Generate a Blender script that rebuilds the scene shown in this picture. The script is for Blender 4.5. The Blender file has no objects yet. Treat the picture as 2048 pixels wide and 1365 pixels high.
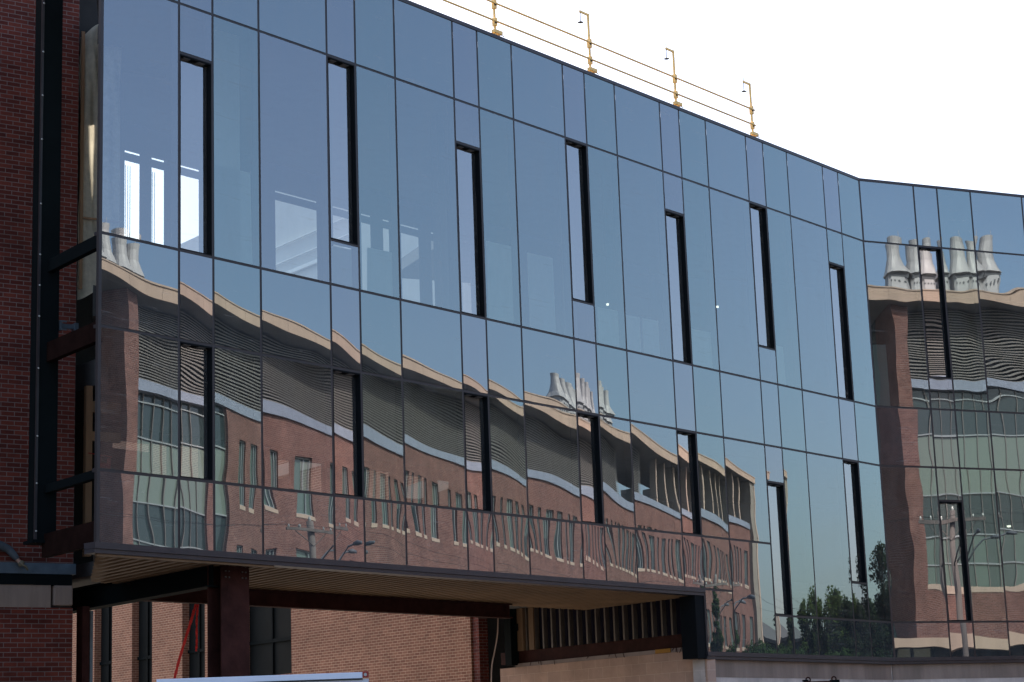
import bpy, bmesh, math, random
from mathutils import Vector, Matrix
R = math.radians
PI = math.pi
S = bpy.context.scene
COL = S.collection

# ------------------------------------------------------------------ camera
PITCH, ROLL, FPX = 0.2095266, -0.0360013, 3938.22
fw = Vector((0, math.cos(PITCH), math.sin(PITCH)))
r0 = Vector((1, 0, 0)); u0 = Vector((0, -math.sin(PITCH), math.cos(PITCH)))
rt = math.cos(ROLL)*r0 + math.sin(ROLL)*u0
up = -math.sin(ROLL)*r0 + math.cos(ROLL)*u0
cam_d = bpy.data.cameras.new('camera')
cam = bpy.data.objects.new('camera', cam_d); COL.objects.link(cam)
cam.matrix_world = Matrix(((rt.x, up.x, -fw.x, 0), (rt.y, up.y, -fw.y, 0), (rt.z, up.z, -fw.z, 1.65), (0, 0, 0, 1)))
cam_d.sensor_width = 36; cam_d.lens = FPX/2048*36
cam_d.clip_end = 3000; cam_d.clip_start = 0.1
S.camera = cam

# ------------------------------------------------------------------ sky, sun, exposure
SUN_AZ = -37.0      # degrees from +Y towards +X
SUN_EL = 43.0
w = bpy.data.worlds.new('World'); S.world = w; w.use_nodes = True
nt = w.node_tree; bg = nt.nodes['Background']
sky = nt.nodes.new('ShaderNodeTexSky'); sky.sky_type = 'NISHITA'; sky.sun_disc = False
sky.sun_elevation = R(SUN_EL); sky.sun_rotation = R(SUN_AZ)
sky.altitude = 50; sky.air_density = 1.0; sky.dust_density = 3.2; sky.ozone_density = 1.0
tn = nt.nodes.new('ShaderNodeMix'); tn.data_type = 'RGBA'; tn.blend_type = 'MULTIPLY'; tn.inputs[0].default_value = 1
tn.inputs[7].default_value = (1.03, .99, .99, 1); nt.links.new(sky.outputs[0], tn.inputs[6]); nt.links.new(tn.outputs[2], bg.inputs[0]); bg.inputs[1].default_value = 0.15
sl = bpy.data.lights.new('sun', 'SUN'); sl.energy = 3.7; sl.angle = R(0.6); sl.color = (1, .93, .82)
so = bpy.data.objects.new('sun', sl); COL.objects.link(so)
sd = Vector((math.sin(R(SUN_AZ))*math.cos(R(SUN_EL)), math.cos(R(SUN_AZ))*math.cos(R(SUN_EL)), math.sin(R(SUN_EL))))
so.rotation_euler = sd.to_track_quat('Z', 'Y').to_euler()
S.view_settings.view_transform = 'Standard'; S.view_settings.look = 'None'
S.view_settings.exposure = 1.3; S.view_settings.gamma = 1
S.cycles.max_bounces = 10; S.cycles.transparent_max_bounces = 16
S.cycles.glossy_bounces = 5

# ------------------------------------------------------------------ materials
MATS = {}
def newmat(name):
    m = bpy.data.materials.new(name); m.use_nodes = True
    n = m.node_tree; n.nodes.clear()
    out = n.nodes.new('ShaderNodeOutputMaterial'); MATS[name] = m
    return m, n, out
def N(n, t, **kw):
    x = n.nodes.new(t)
    for k, v in kw.items():
        if k in x.inputs: x.inputs[k].default_value = v
        else: setattr(x, k, v)
    return x
def rgb(c): return (c[0], c[1], c[2], 1)
def pmat(name, c, rough=.7, metal=0, var=.25, scale=3.0, spec=.4, bump=0.0, streak=False, c2=None):
    """plain painted / cast surface with large and small tonal variation"""
    m, n, out = newmat(name); L = n.links
    b = N(n, 'ShaderNodeBsdfPrincipled'); b.inputs['Roughness'].default_value = rough
    b.inputs['Metallic'].default_value = metal; b.inputs['Specular IOR Level'].default_value = spec
    tc = N(n, 'ShaderNodeTexCoord'); mp = N(n, 'ShaderNodeMapping')
    if streak: mp.inputs['Scale'].default_value = (1, 1, .12)
    L.new(tc.outputs['Object'], mp.inputs[0])
    a = N(n, 'ShaderNodeTexNoise', Scale=scale, Detail=8.0, Roughness=.65)
    L.new(mp.outputs[0], a.inputs['Vector'])
    cr = N(n, 'ShaderNodeValToRGB'); L.new(a.outputs[0], cr.inputs[0])
    cr.color_ramp.elements[0].position = .3; cr.color_ramp.elements[1].position = .7
    k = 1-var
    lo = c2 if c2 else (c[0]*k, c[1]*k, c[2]*k)
    cr.color_ramp.elements[0].color = rgb(lo); cr.color_ramp.elements[1].color = rgb(c)
    L.new(cr.outputs[0], b.inputs['Base Color'])
    if bump:
        bp = N(n, 'ShaderNodeBump', Strength=bump, Distance=.01)
        f = N(n, 'ShaderNodeTexNoise', Scale=scale*12, Detail=4.0); L.new(tc.outputs['Object'], f.inputs['Vector'])
        L.new(f.outputs[0], bp.inputs['Height']); L.new(bp.outputs[0], b.inputs['Normal'])
    L.new(b.outputs[0], out.inputs[0]); return m
def brickmat(name, c1, c2, mortar, bw=.2032, rh=.0677, ms=.0055, rough=.85, stain=.25, bias=0.0, blk=False):
    m, n, out = newmat(name); L = n.links
    b = N(n, 'ShaderNodeBsdfPrincipled'); b.inputs['Roughness'].default_value = rough; b.inputs['Specular IOR Level'].default_value = .25
    tc = N(n, 'ShaderNodeTexCoord'); sp = N(n, 'ShaderNodeSeparateXYZ'); L.new(tc.outputs['Object'], sp.inputs[0])
    ad = N(n, 'ShaderNodeMath', operation='ADD'); L.new(sp.outputs[0], ad.inputs[0]); L.new(sp.outputs[1], ad.inputs[1])
    cb = N(n, 'ShaderNodeCombineXYZ'); L.new(ad.outputs[0], cb.inputs[0]); L.new(sp.outputs[2], cb.inputs[1])
    bk = N(n, 'ShaderNodeTexBrick'); bk.inputs['Scale'].default_value = 1
    bk.inputs['Brick Width'].default_value = bw; bk.inputs['Row Height'].default_value = rh
    bk.inputs['Mortar Size'].default_value = ms; bk.inputs['Mortar Smooth'].default_value = .15; bk.inputs['Bias'].default_value = bias
    bk.inputs['Color1'].default_value = rgb(c1); bk.inputs['Color2'].default_value = rgb(c2); bk.inputs['Mortar'].default_value = rgb(mortar)
    L.new(cb.outputs[0], bk.inputs['Vector'])
    a = N(n, 'ShaderNodeTexNoise', Scale=.9, Detail=9.0, Roughness=.7); L.new(tc.outputs['Object'], a.inputs['Vector'])
    mr = N(n, 'ShaderNodeMapRange'); mr.inputs[1].default_value = .3; mr.inputs[2].default_value = .7
    mr.inputs[3].default_value = 1-stain; mr.inputs[4].default_value = 1+stain*.4
    L.new(a.outputs[0], mr.inputs[0])
    mx = N(n, 'ShaderNodeMix', data_type='RGBA', blend_type='MULTIPLY'); mx.inputs[0].default_value = 1
    L.new(bk.outputs['Color'], mx.inputs[6]); L.new(mr.outputs[0], mx.inputs[7]); L.new(mx.outputs[2], b.inputs['Base Color'])
    bp = N(n, 'ShaderNodeBump', Strength=.6, Distance=.006); bp.invert = True
    f = N(n, 'ShaderNodeTexNoise', Scale=60.0, Detail=3.0); L.new(tc.outputs['Object'], f.inputs['Vector'])
    s2 = N(n, 'ShaderNodeMath', operation='MULTIPLY_ADD'); s2.inputs[1].default_value = -.25
    L.new(f.outputs[0], s2.inputs[0]); L.new(bk.outputs['Fac'], s2.inputs[2])
    L.new(s2.outputs[0], bp.inputs['Height']); L.new(bp.outputs[0], b.inputs['Normal'])
    L.new(b.outputs[0], out.inputs[0]); return m
def glassmat(name, tint, refl, see, dark=None):
    """coated glazing: mirror share rising at grazing angles over a tinted clear (or enamelled) back"""
    m, n, out = newmat(name); L = n.links
    g = N(n, 'ShaderNodeBsdfGlossy'); g.inputs['Color'].default_value = rgb(tint); g.inputs['Roughness'].default_value = 0.0
    if dark:
        t = N(n, 'ShaderNodeBsdfDiffuse'); t.inputs['Color'].default_value = rgb(dark)
    else:
        t = N(n, 'ShaderNodeBsdfTransparent'); t.inputs['Color'].default_value = rgb(see)
    lw = N(n, 'ShaderNodeLayerWeight'); lw.inputs['Blend'].default_value = .5
    pw = N(n, 'ShaderNodeMath', operation='POWER'); pw.inputs[1].default_value = 4.0; L.new(lw.outputs['Facing'], pw.inputs[0])
    ma = N(n, 'ShaderNodeMath', operation='MULTIPLY_ADD'); ma.inputs[1].default_value = 1-refl; ma.inputs[2].default_value = refl
    L.new(pw.outputs[0], ma.inputs[0])
    # uneven dust film over the pane, strengthened as painted haze on the reflections
    tc = N(n, 'ShaderNodeTexCoord'); mp = N(n, 'ShaderNodeMapping'); mp.inputs['Scale'].default_value = (2.2, 1, .5); L.new(tc.outputs['Object'], mp.inputs[0])
    oi = N(n, 'ShaderNodeObjectInfo'); L.new(oi.outputs['Location'], mp.inputs['Location'])
    no = N(n, 'ShaderNodeTexNoise', Scale=1.2, Detail=10.0, Roughness=.75); L.new(mp.outputs[0], no.inputs['Vector'])
    mr = N(n, 'ShaderNodeMapRange'); mr.inputs[1].default_value = .35; mr.inputs[2].default_value = .75; mr.inputs[3].default_value = .018; mr.inputs[4].default_value = .085
    L.new(no.outputs[0], mr.inputs[0])
    # sparse slanting wipe marks
    m3 = N(n, 'ShaderNodeMapping'); m3.inputs['Rotation'].default_value = (0, R(24), 0); m3.inputs['Scale'].default_value = (.9, 1, 16)
    L.new(tc.outputs['Object'], m3.inputs[0]); L.new(oi.outputs['Location'], m3.inputs['Location'])
    n3 = N(n, 'ShaderNodeTexNoise', Scale=1.6, Detail=4.0, Roughness=.6); L.new(m3.outputs[0], n3.inputs['Vector'])
    r3 = N(n, 'ShaderNodeMapRange'); r3.inputs[1].default_value = .60; r3.inputs[2].default_value = .80; r3.inputs[3].default_value = 0; r3.inputs[4].default_value = .16
    L.new(n3.outputs[0], r3.inputs[0])
    sm = N(n, 'ShaderNodeMath', operation='ADD'); L.new(mr.outputs[0], sm.inputs[0]); L.new(r3.outputs[0], sm.inputs[1]); mr = sm
    df = N(n, 'ShaderNodeBsdfDiffuse'); df.inputs['Color'].default_value = (.5, .5, .48, 1)
    mx = N(n, 'ShaderNodeMixShader'); L.new(ma.outputs[0], mx.inputs[0]); L.new(t.outputs[0], mx.inputs[1]); L.new(g.outputs[0], mx.inputs[2])
    m2 = N(n, 'ShaderNodeMixShader'); L.new(mr.outputs[0], m2.inputs[0]); L.new(mx.outputs[0], m2.inputs[1]); L.new(df.outputs[0], m2.inputs[2])
    L.new(m2.outputs[0], out.inputs[0]); return m
def transmat(name, c, t=.5, noise=True):
    m, n, out = newmat(name); L = n.links
    d = N(n, 'ShaderNodeBsdfDiffuse'); tr = N(n, 'ShaderNodeBsdfTranslucent')
    tc = N(n, 'ShaderNodeTexCoord'); no = N(n, 'ShaderNodeTexNoise', Scale=6.0, Detail=8.0, Roughness=.7); L.new(tc.outputs['Object'], no.inputs['Vector'])
    cr = N(n, 'ShaderNodeValToRGB'); L.new(no.outputs[0], cr.inputs[0])
    cr.color_ramp.elements[0].position = .3; cr.color_ramp.elements[1].position = .7
    cr.color_ramp.elements[0].color = rgb([x*.65 for x in c]); cr.color_ramp.elements[1].color = rgb(c)
    L.new(cr.outputs[0], d.inputs[0]); L.new(cr.outputs[0], tr.inputs[0])
    mx = N(n, 'ShaderNodeMixShader'); mx.inputs[0].default_value = t
    L.new(d.outputs[0], mx.inputs[1]); L.new(tr.outputs[0], mx.inputs[2]); L.new(mx.outputs[0], out.inputs[0]); return m
def emat(name, c, s):
    m, n, out = newmat(name); e = N(n, 'ShaderNodeEmission'); e.inputs[0].default_value = rgb(c); e.inputs[1].default_value = s
    n.links.new(e.outputs[0], out.inputs[0]); return m

GT = [((.79, .925, .98), .25), ((.83, .91, .985), .25), ((.765, .935, .965), .245)]
for i, (t, r_) in enumerate(GT):
    glassmat('vision_glass_%d' % i, t, r_, (.42, .50, .50))
    glassmat('spandrel_glass_%d' % i, t, r_, None, dark=(.012, .016, .02))
glassmat('window_glass', (.93, .96, 1.0), .31, (.40, .44, .44))
pmat('mullion_paint', (.030, .026, .028), .45, 0, .3, 4)
pmat('black_reveal', (.005, .007, .009), .7, 0, .3, 4, spec=.1)
pmat('flashing_dark', (.050, .046, .052), .4, .3, .3, 3)
pmat('bracket_grey', (.10, .10, .10), .5, .5, .3, 8)
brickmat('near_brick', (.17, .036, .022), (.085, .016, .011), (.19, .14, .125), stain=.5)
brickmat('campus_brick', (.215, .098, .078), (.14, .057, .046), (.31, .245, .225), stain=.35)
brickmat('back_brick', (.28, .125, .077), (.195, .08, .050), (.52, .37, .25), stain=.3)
brickmat('block_wall_mat', (.55, .36, .27), (.48, .32, .25), (.62, .44, .34), bw=.4064, rh=.2032, ms=.006, stain=.35)
pmat('concrete', (.33, .26, .235), .85, 0, .4, 1.1, bump=.3, streak=True)
brickmat('cast_block', (.62, .53, .475), (.56, .48, .435), (.70, .61, .56), bw=.4064, rh=.2032, ms=.004, stain=.45)
pmat('stained_concrete', (.34, .255, .205), .9, 0, .5, 2.2, bump=.4, streak=True)
pmat('red_primer', (.060, .021, .017), .8, 0, .6, 3.5, spec=.1, bump=.2)
pmat('dark_primer', (.020, .009, .007), .85, 0, .6, 4, spec=.05)  # much darker version of the red primer, for beams at the left end
pmat('dark_steel', (.006, .009, .010), .8, 0, .3, 2, spec=.05)
pmat('galvanised', (.13, .165, .20), .4, .5, .35, 5)
pmat('deck_steel', (.27, .17, .095), .6, 0, .4, 1.2, spec=.15)
pmat('stud_metal', (.15, .12, .10), .6, .1, .3, 4)
pmat('purple_board', (.012, .010, .035), .8, 0, .3, 2)
pmat('plywood', (.24, .145, .08), .8, 0, .4, 2, streak=True)
pmat('lumber', (.34, .19, .10), .8, 0, .4, 3, streak=True)
pmat('yellow_foam', (.42, .20, .03), .8, 0, .3, 5)
pmat('safety_yellow', (1.0, .66, .22), .45, 0, .25, 6)
pmat('black_rubber', (.02, .02, .02), .7)
pmat('red_paint', (.28, .015, .012), .4, 0, .3, 5)
pmat('strap_red', (.85, .035, .025), .6, 0, .3, 9)
pmat('cable_skin', (.60, .40, .30), .5, 0, .3, 4)
pmat('white_frame', (.66, .72, .84), .35, 0, .1, 3)
pmat('sign_face', (.55, .58, .66), .5, 0, .1, 2)
pmat('black_line', (.01, .01, .012), .6)
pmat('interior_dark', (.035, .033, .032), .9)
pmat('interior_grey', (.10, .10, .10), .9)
pmat('drywall', (.60, .60, .54), .9, 0, .12, 2)
pmat('corrugated_white', (.50, .50, .46), .5, 0, .12, 2)
pmat('rib_white', (.80, .82, .78), .5, 0, .1, 2)
transmat('poly_sheet', (.82, .74, .58), .5)
pmat('fascia_beige', (.50, .36, .28), .8, 0, .22, .7, streak=True)
pmat('soffit_grey', (.20, .18, .165), .85, 0, .2, 1)
pmat('louver_metal', (.21, .19, .175), .5, .1, .2, 2)
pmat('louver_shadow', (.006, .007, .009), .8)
pmat('ledge_metal', (.28, .31, .39), .45, .1, .2, 2)
pmat('terrace_panel', (.27, .235, .20), .85, 0, .2, 1)
pmat('sill_stone', (.48, .36, .29), .8, 0, .2, 2)
pmat('stack_metal', (.46, .44, .44), .5, .1, .2, 1.2)
pmat('stack_dark', (.10, .10, .11), .6)
pmat('window_frame_mat', (.35, .37, .38), .5, .2, .2, 3)
pmat('pole_wood', (.20, .17, .16), .9, 0, .4, 3, streak=True)
pmat('lamp_metal', (.11, .12, .14), .6, .1, .2, 4)
pmat('porcelain', (.42, .42, .40), .3)
pmat('bark', (.06, .045, .035), .9, 0, .4, 5)
pmat('asphalt', (.05, .05, .05), .9, 0, .3, 2)
pmat('gravel', (.17, .155, .135), .95, 0, .35, 1.2, bump=.4)
pmat('far_wall', (.035, .045, .055), .8, 0, .3, .5)
pmat('far_brick', (.22, .10, .08), .9, 0, .3, .5)
pmat('skin', (.45, .26, .19), .6)
pmat('sleeve_grey', (.085, .10, .115), .85, 0, .3, 9)
pmat('glove_tan', (.20, .17, .11), .85, 0, .4, 15)
pmat('vest_red', (.42, .03, .035), .8, 0, .3, 6)
pmat('trousers', (.04, .045, .07), .9)
pmat('helmet_white', (.7, .7, .68), .4)
emat('lamp_glow', (1, .93, .75), 1.3)
def pane_col(name, c, rough=.06):
    """window of the campus building: dark room or pale blind behind shiny glass"""
    m, n, out = newmat(name); b = N(n, 'ShaderNodeBsdfPrincipled')
    b.inputs['Base Color'].default_value = rgb(c); b.inputs['Roughness'].default_value = rough
    b.inputs['Specular IOR Level'].default_value = .5 if rough < .2 else .15; b.inputs['Coat Weight'].default_value = .5 if rough < .2 else 0; b.inputs['Coat Roughness'].default_value = .02
    n.links.new(b.outputs[0], out.inputs[0])
pmat('strip_glass', (.012, .014, .014), .7, 0, .3, 1.5, spec=.04); pane_col('pane_dark', (.03, .046, .048)); pane_col('pane_mid', (.068, .095, .09)); pane_col('pane_pale', (.17, .205, .175)); pane_col('pane_green', (.105, .145, .128))
def leafmat(name, c):
    m, n, out = newmat(name); L = n.links
    d = N(n, 'ShaderNodeBsdfDiffuse'); tr = N(n, 'ShaderNodeBsdfTranslucent')
    tc = N(n, 'ShaderNodeTexCoord'); no = N(n, 'ShaderNodeTexNoise', Scale=1.1, Detail=5.0); L.new(tc.outputs['Object'], no.inputs['Vector'])
    cr = N(n, 'ShaderNodeValToRGB'); L.new(no.outputs[0], cr.inputs[0])
    cr.color_ramp.elements[0].position = .35; cr.color_ramp.elements[1].position = .65
    cr.color_ramp.elements[0].color = rgb([x*.45 for x in c]); cr.color_ramp.elements[1].color = rgb(c)
    L.new(cr.outputs[0], d.inputs[0]); L.new(cr.outputs[0], tr.inputs[0])
    mx = N(n, 'ShaderNodeMixShader'); mx.inputs[0].default_value = .3
    L.new(d.outputs[0], mx.inputs[1]); L.new(tr.outputs[0], mx.inputs[2]); L.new(mx.outputs[0], out.inputs[0])
leafmat('leaf_green', (.075, .11, .035)); leafmat('leaf_dark', (.03, .045, .026)); leafmat('leaf_mid', (.04, .07, .028))

# ------------------------------------------------------------------ mesh helpers
class MB:
    def __init__(s): s.bm = bmesh.new()
    def box(s, x0, x1, y0, y1, z0, z1, M=None):
        v = [s.bm.verts.new(Vector(p) if M is None else M @ Vector(p)) for p in
             ((x0, y0, z0), (x1, y0, z0), (x1, y1, z0), (x0, y1, z0), (x0, y0, z1), (x1, y0, z1), (x1, y1, z1), (x0, y1, z1))]
        for f in ((0, 3, 2, 1), (4, 5, 6, 7), (0, 1, 5, 4), (1, 2, 6, 5), (2, 3, 7, 6), (3, 0, 4, 7)):
            s.bm.faces.new([v[i] for i in f])
        return s
    def tube(s, pts, rad, seg=8, cap=True):
        pts = [Vector(p) for p in pts]; rings = []
        if not isinstance(rad, (list, tuple)): rad = [rad]*len(pts)
        prev = None
        for i, p in enumerate(pts):
            t = (pts[min(i+1, len(pts)-1)]-pts[max(i-1, 0)]).normalized()
            if prev is None:
                a = Vector((0, 0, 1)) if abs(t.z) < .9 else Vector((1, 0, 0)); u = t.cross(a).normalized()
            else:
                u = (prev - t*prev.dot(t)).normalized()
            prev = u; v = t.cross(u)
            rings.append([s.bm.verts.new(p+rad[i]*(math.cos(2*PI*k/seg)*u+math.sin(2*PI*k/seg)*v)) for k in range(seg)])
        for a, b in zip(rings, rings[1:]):
            for k in range(seg): s.bm.faces.new((a[k], a[(k+1) % seg], b[(k+1) % seg], b[k]))
        if cap:
            s.bm.faces.new(rings[0][::-1]); s.bm.faces.new(rings[-1])
        return s
    def prism(s, prof, axis_a, axis_b, ext, o=(0, 0, 0)):
        """closed profile (a,b) swept by vector ext"""
        A, B, E, O = Vector(axis_a), Vector(axis_b), Vector(ext), Vector(o)
        v0 = [s.bm.verts.new(O+A*a+B*b) for a, b in prof]; v1 = [s.bm.verts.new(O+A*a+B*b+E) for a, b in prof]
        n = len(prof)
        for k in range(n): s.bm.faces.new((v0[k], v0[(k+1) % n], v1[(k+1) % n], v1[k]))
        s.bm.faces.new(v0[::-1]); s.bm.faces.new(v1); return s
    def quad(s, *p): s.bm.faces.new([s.bm.verts.new(Vector(q)) for q in p]); return s
    def build(s, name, mat, parent=None, loc=(0, 0, 0), rotz=0, smooth=False, bevel=0):
        bmesh.ops.recalc_face_normals(s.bm, faces=s.bm.faces)
        me = bpy.data.meshes.new(name); s.bm.to_mesh(me); s.bm.free()
        if smooth:
            for p in me.polygons: p.use_smooth = True
        me.materials.append(MATS[mat])
        o = bpy.data.objects.new(name, me); COL.objects.link(o); o.location = loc; o.rotation_euler = (0, 0, rotz)
        if parent: o.parent = parent
        if bevel:
            b = o.modifiers.new('bevel', 'BEVEL'); b.width = bevel; b.segments = 2; b.limit_method = 'ANGLE'
        return o
class MBy(MB):
    """same, with local y pointing away from the camera for walls laid out along m"""
    def box(s, x0, x1, y0, y1, z0, z1, M=None): return MB.box(s, x0, x1, -y1, -y0, z0, z1, M)
    def tube(s, pts, rad, seg=8, cap=True): return MB.tube(s, [(p[0], -p[1], p[2]) for p in pts], rad, seg, cap)
def tag(o, label, cat, group=None, kind=None):
    if kind: o['kind'] = kind
    if label: o['label'] = label
    if cat: o['category'] = cat
    if group: o['group'] = group
    return o
def thing(name, label, cat, loc=(0, 0, 0), rotz=0, group=None):
    o = bpy.data.objects.new(name, None); COL.objects.link(o); o.location = loc; o.rotation_euler = (0, 0, rotz)
    o.empty_display_size = .3
    return tag(o, label, cat, group)
def copy_tree(o, parent=None):
    c = o.copy(); COL.objects.link(c)
    if parent: c.parent = parent
    for ch in list(o.children): copy_tree(ch, c)
    return c

# ------------------------------------------------------------------ ground
b = MB(); b.quad((-900, -700, 0), (900, -700, 0), (900, 1100, 0), (-900, 1100, 0)); g = b.build('ground', 'gravel'); g['kind'] = 'structure'
gdir = Vector((.790, .613, 0)); gang = math.atan2(.613, .790); mdir = Vector((-.613, .790, 0))
b = MB(); b.box(-150, 250, 8.5, 19, -.4, .012); st = b.build('street', 'asphalt', loc=tuple(mdir*-2.253), rotz=gang); st['kind'] = 'structure'
b = MB(); b.box(-150, 250, 5.5, 8.5, -.4, .14); st = b.build('pavement', 'concrete', loc=tuple(mdir*-2.253), rotz=gang); st['kind'] = 'structure'

# ------------------------------------------------------------------ the glass building
C = Vector((7.310, 39.326, 0)); AA, AB = .8824293, .4262834
dA = Vector((math.cos(AA), math.sin(AA), 0)); nA = Vector((math.sin(AA), -math.cos(AA), 0))
W_, N_, M_, WL = 1.354, .5997, .862, 1.3028
Z = [13.16, 11.85, 8.39, 7.18, 5.35, 4.43, 4.05, 3.34]
US = {20: 0.0}; s_ = 0
for c in range(19, -2, -1):
    s_ += (M_, N_, W_)[(19-c) % 3] if c > -1 else WL
    US[c] = s_
UL = US[-1]
GB = thing('glass_building', 'curved-looking three storey glass curtain wall building, unfinished, mirroring a brick building across the street', 'building', tuple(C))
rng = random.Random(7)
def pane(name, mat, x0, x1, z0, z1, y=0.0, rot=AA, amp=None, parent=None, gap=.020):
    wd, h = x1-x0-2*gap, z1-z0-2*gap
    cx, cz = (x0+x1)/2, (z0+z1)/2
    nx, nz = max(6, int(wd/.06)), max(6, int(h/.085))
    if amp is None: amp = rng.uniform(.7, 1.35)*.0023*min(wd, h, 1.4)/1.3
    pe = min(6.0, max(2.0, 1.6*h/wd)); px_ = min(5.0, max(2.0, 1.6*wd/h))
    waves = []
    for k in range(6):
        lam = rng.uniform(.55, 1.7) if k else rng.uniform(.25, .5); a = rng.uniform(.3, 1)*(.0013 if k else .0003)*lam/6.283
        th = rng.gauss(PI/2, .45) if k < 3 else rng.uniform(0, PI)
        waves.append((6.283/lam*math.cos(th), 6.283/lam*math.sin(th), rng.uniform(0, 6.28), a))
    tx, tz = rng.gauss(0, .0004), rng.gauss(0, .0005)
    skx = rng.gauss(0, .18); skz = rng.gauss(0, .15)
    bm = bmesh.new(); V = []
    for j in range(nz+1):
        for i in range(nx+1):
            X = -1+2*i/nx; Y = -1+2*j/nz; x = X*wd/2; z = Y*h/2
            d = amp*(1-abs(X)**px_)*(.62+.38*(1-abs(Y)**pe))*(1+skx*X+skz*Y)
            for kx, kz, ph, a in waves: d += a*math.sin(kx*x+kz*z+ph)
            d += tx*x+tz*z
            V.append(bm.verts.new((x, -d, z)))
    for j in range(nz):
        for i in range(nx):
            a = j*(nx+1)+i; bm.faces.new((V[a], V[a+1], V[a+nx+2], V[a+nx+1]))
    me = bpy.data.meshes.new(name); bm.to_mesh(me); bm.free()
    for p in me.polygons: p.use_smooth = True
    me.materials.append(MATS[mat])
    o = bpy.data.objects.new(name, me); COL.objects.link(o)
    q = Matrix.Rotation(rot, 3, 'Z') @ Vector((cx, y, cz))
    o.location = q; o.rotation_euler = (0, 0, rot); o.parent = parent or GB
    return o
RD = .082
def window(x0, x1, z0, z1, rot=AA):
    b = MB(); g = .021
    b.box(x0+g, x0+g+.012, .002, RD+.09, z0+g, z1-g).box(x1-g-.012, x1-g, .002, RD+.09, z0+g, z1-g)
    b.box(x0+g+.012, x1-g-.012, .002, RD+.09, z1-g-.02, z1-g).box(x0+g+.012, x1-g-.012, .002, RD+.09, z0+g, z0+g+.012)
    xa, xb, za, zb = x0+g+.012, x1-g-.012, z0+g+.012, z1-g-.02
    b.box(xa, xa+.010, RD-.006, RD+.05, za, zb).box(xb-.006, xb, RD-.006, RD+.05, za, zb)
    b.box(xa+.010, xb-.006, RD-.006, RD+.05, zb-.010, zb).box(xa+.010, xb-.006, RD-.006, RD+.05, za, za+.012)
    o = b.build('recessed_window', 'black_reveal', GB, rotz=rot)
    pane('window_pane', 'window_glass', xa+.002, xb-.004, za+.002, zb-.004, RD, 0, amp=.0004, parent=o, gap=.006)
    b = MB()
    b.box(x0+.10, x0+.22, .02, .10, zb-.012, zb-.002).build('head_bracket', 'bracket_grey', o)
    MB().box(x1-.24, x1-.12, .02, .10, zb-.012, zb-.002).build('head_bracket', 'bracket_grey', o)
    return o
def tintk(k): return (0, 1, 2)[k % 3] if rng.random() < .8 else rng.randrange(3)
def vis(x0, x1, z0, z1, rot, k): pane('vision_pane', 'vision_glass_%d' % tintk(k), x0, x1, z0, z1, rot=rot)
def spa(x0, x1, z0, z1, rot, k): pane('spandrel_pane', 'spandrel_glass_%d' % tintk(k), x0, x1, z0, z1, rot=rot)
def cell(x0, x1, k, rot, kind, low):
    """kind: 'n','m','w'; low: None standard, 13, 14, 'deep'"""
    tk = {'n': 1, 'm': 2, 'w': 0}[kind]
    spa(x0, x1, Z[1], Z[0], rot, tk)
    spa(x0, x1, Z[3], Z[2], rot, tk)
    if kind == 'n':
        if (k // 3) % 2 == 0 and rot == AA:
            vis(x0, x1, 11.15, Z[1], rot, 1); window(x0, x1, Z[2], 11.15, rot); SUBT.append((x0, x1, 11.15, rot))
        else:
            window(x0, x1, 9.05, Z[1], rot); vis(x0, x1, Z[2], 9.05, rot, 1); SUBT.append((x0, x1, 9.05, rot))
    else: vis(x0, x1, Z[2], Z[1], rot, tk)
    if low == 'deep':
        if kind == 'n':
            if k == 18: window(x0, x1, 4.77, Z[3], rot); vis(x0, x1, Z[6], 4.77, rot, 1); SUBT.append((x0, x1, 4.77, rot))
            else: vis(x0, x1, 6.5, Z[3], rot, 1); window(x0, x1, Z[6], 6.5, rot); SUBT.append((x0, x1, 6.5, rot))
        else: vis(x0, x1, Z[6], Z[3], rot, tk)
        spa(x0, x1, Z[7], Z[6], rot, tk)
    elif low == 14:
        vis(x0, x1, Z[4], Z[3], rot, tk); spa(x0, x1, Z[7], Z[4], rot, tk)
    else:
        if kind == 'n': window(x0, x1, Z[4], Z[3], rot)
        else: vis(x0, x1, Z[4], Z[3], rot, tk)
        spa(x0, x1, Z[5], Z[4], rot, tk)
        if low == 13: spa(x0, x1, Z[7], Z[5], rot, tk)
SUBT = []
for k in range(-1, 20):
    kind = 'w' if k == -1 else ('n', 'm', 'w')[k % 3]
    low = 13 if k == 13 else 14 if k == 14 else 'deep' if k >= 15 else None
    cell(-US[k], -US[k+1], k, AA, kind, low)
XB = [0.0]; seqB = ['w', 'n', 'm']*5
for i, t in enumerate(seqB): XB.append(XB[-1]+{'w': W_, 'n': N_, 'm': M_}[t])
for i, t in enumerate(seqB): cell(XB[i], XB[i+1], 21, AB, t, 'deep')
XBE = XB[-1]
# mullions and transoms sit a few millimetres behind the outer glass face
for k in range(0, 20):
    zb = Z[5] if k < 13 else Z[7]
    MB().box(-US[k]-.024, -US[k]+.024, .004, .13, zb, Z[0]).build('mullion', 'mullion_paint', GB, rotz=AA)
for i in range(1, len(XB)):
    MB().box(XB[i]-.024, XB[i]+.024, .004, .13, Z[7], Z[0]).build('mullion', 'mullion_paint', GB, rotz=AB)
MB().box(-UL-.03, -UL+.020, -.012, .035, Z[5], Z[0]).build('corner_post', 'mullion_paint', GB, rotz=AA)
MB().box(-.035, .035, -.006, .12, Z[7], Z[0]).build('corner_post', 'mullion_paint', GB, rotz=(AA+AB)/2)
def transom(x0, x1, z, rot, hh=.023, y0=.006):
    MB().box(x0, x1, y0, .12, z-hh, z+hh).build('transom', 'mullion_paint', GB, rotz=rot)
for z in Z[1:4]: transom(-UL, -.03, z, AA); transom(.03, XBE, z, AB)
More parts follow.
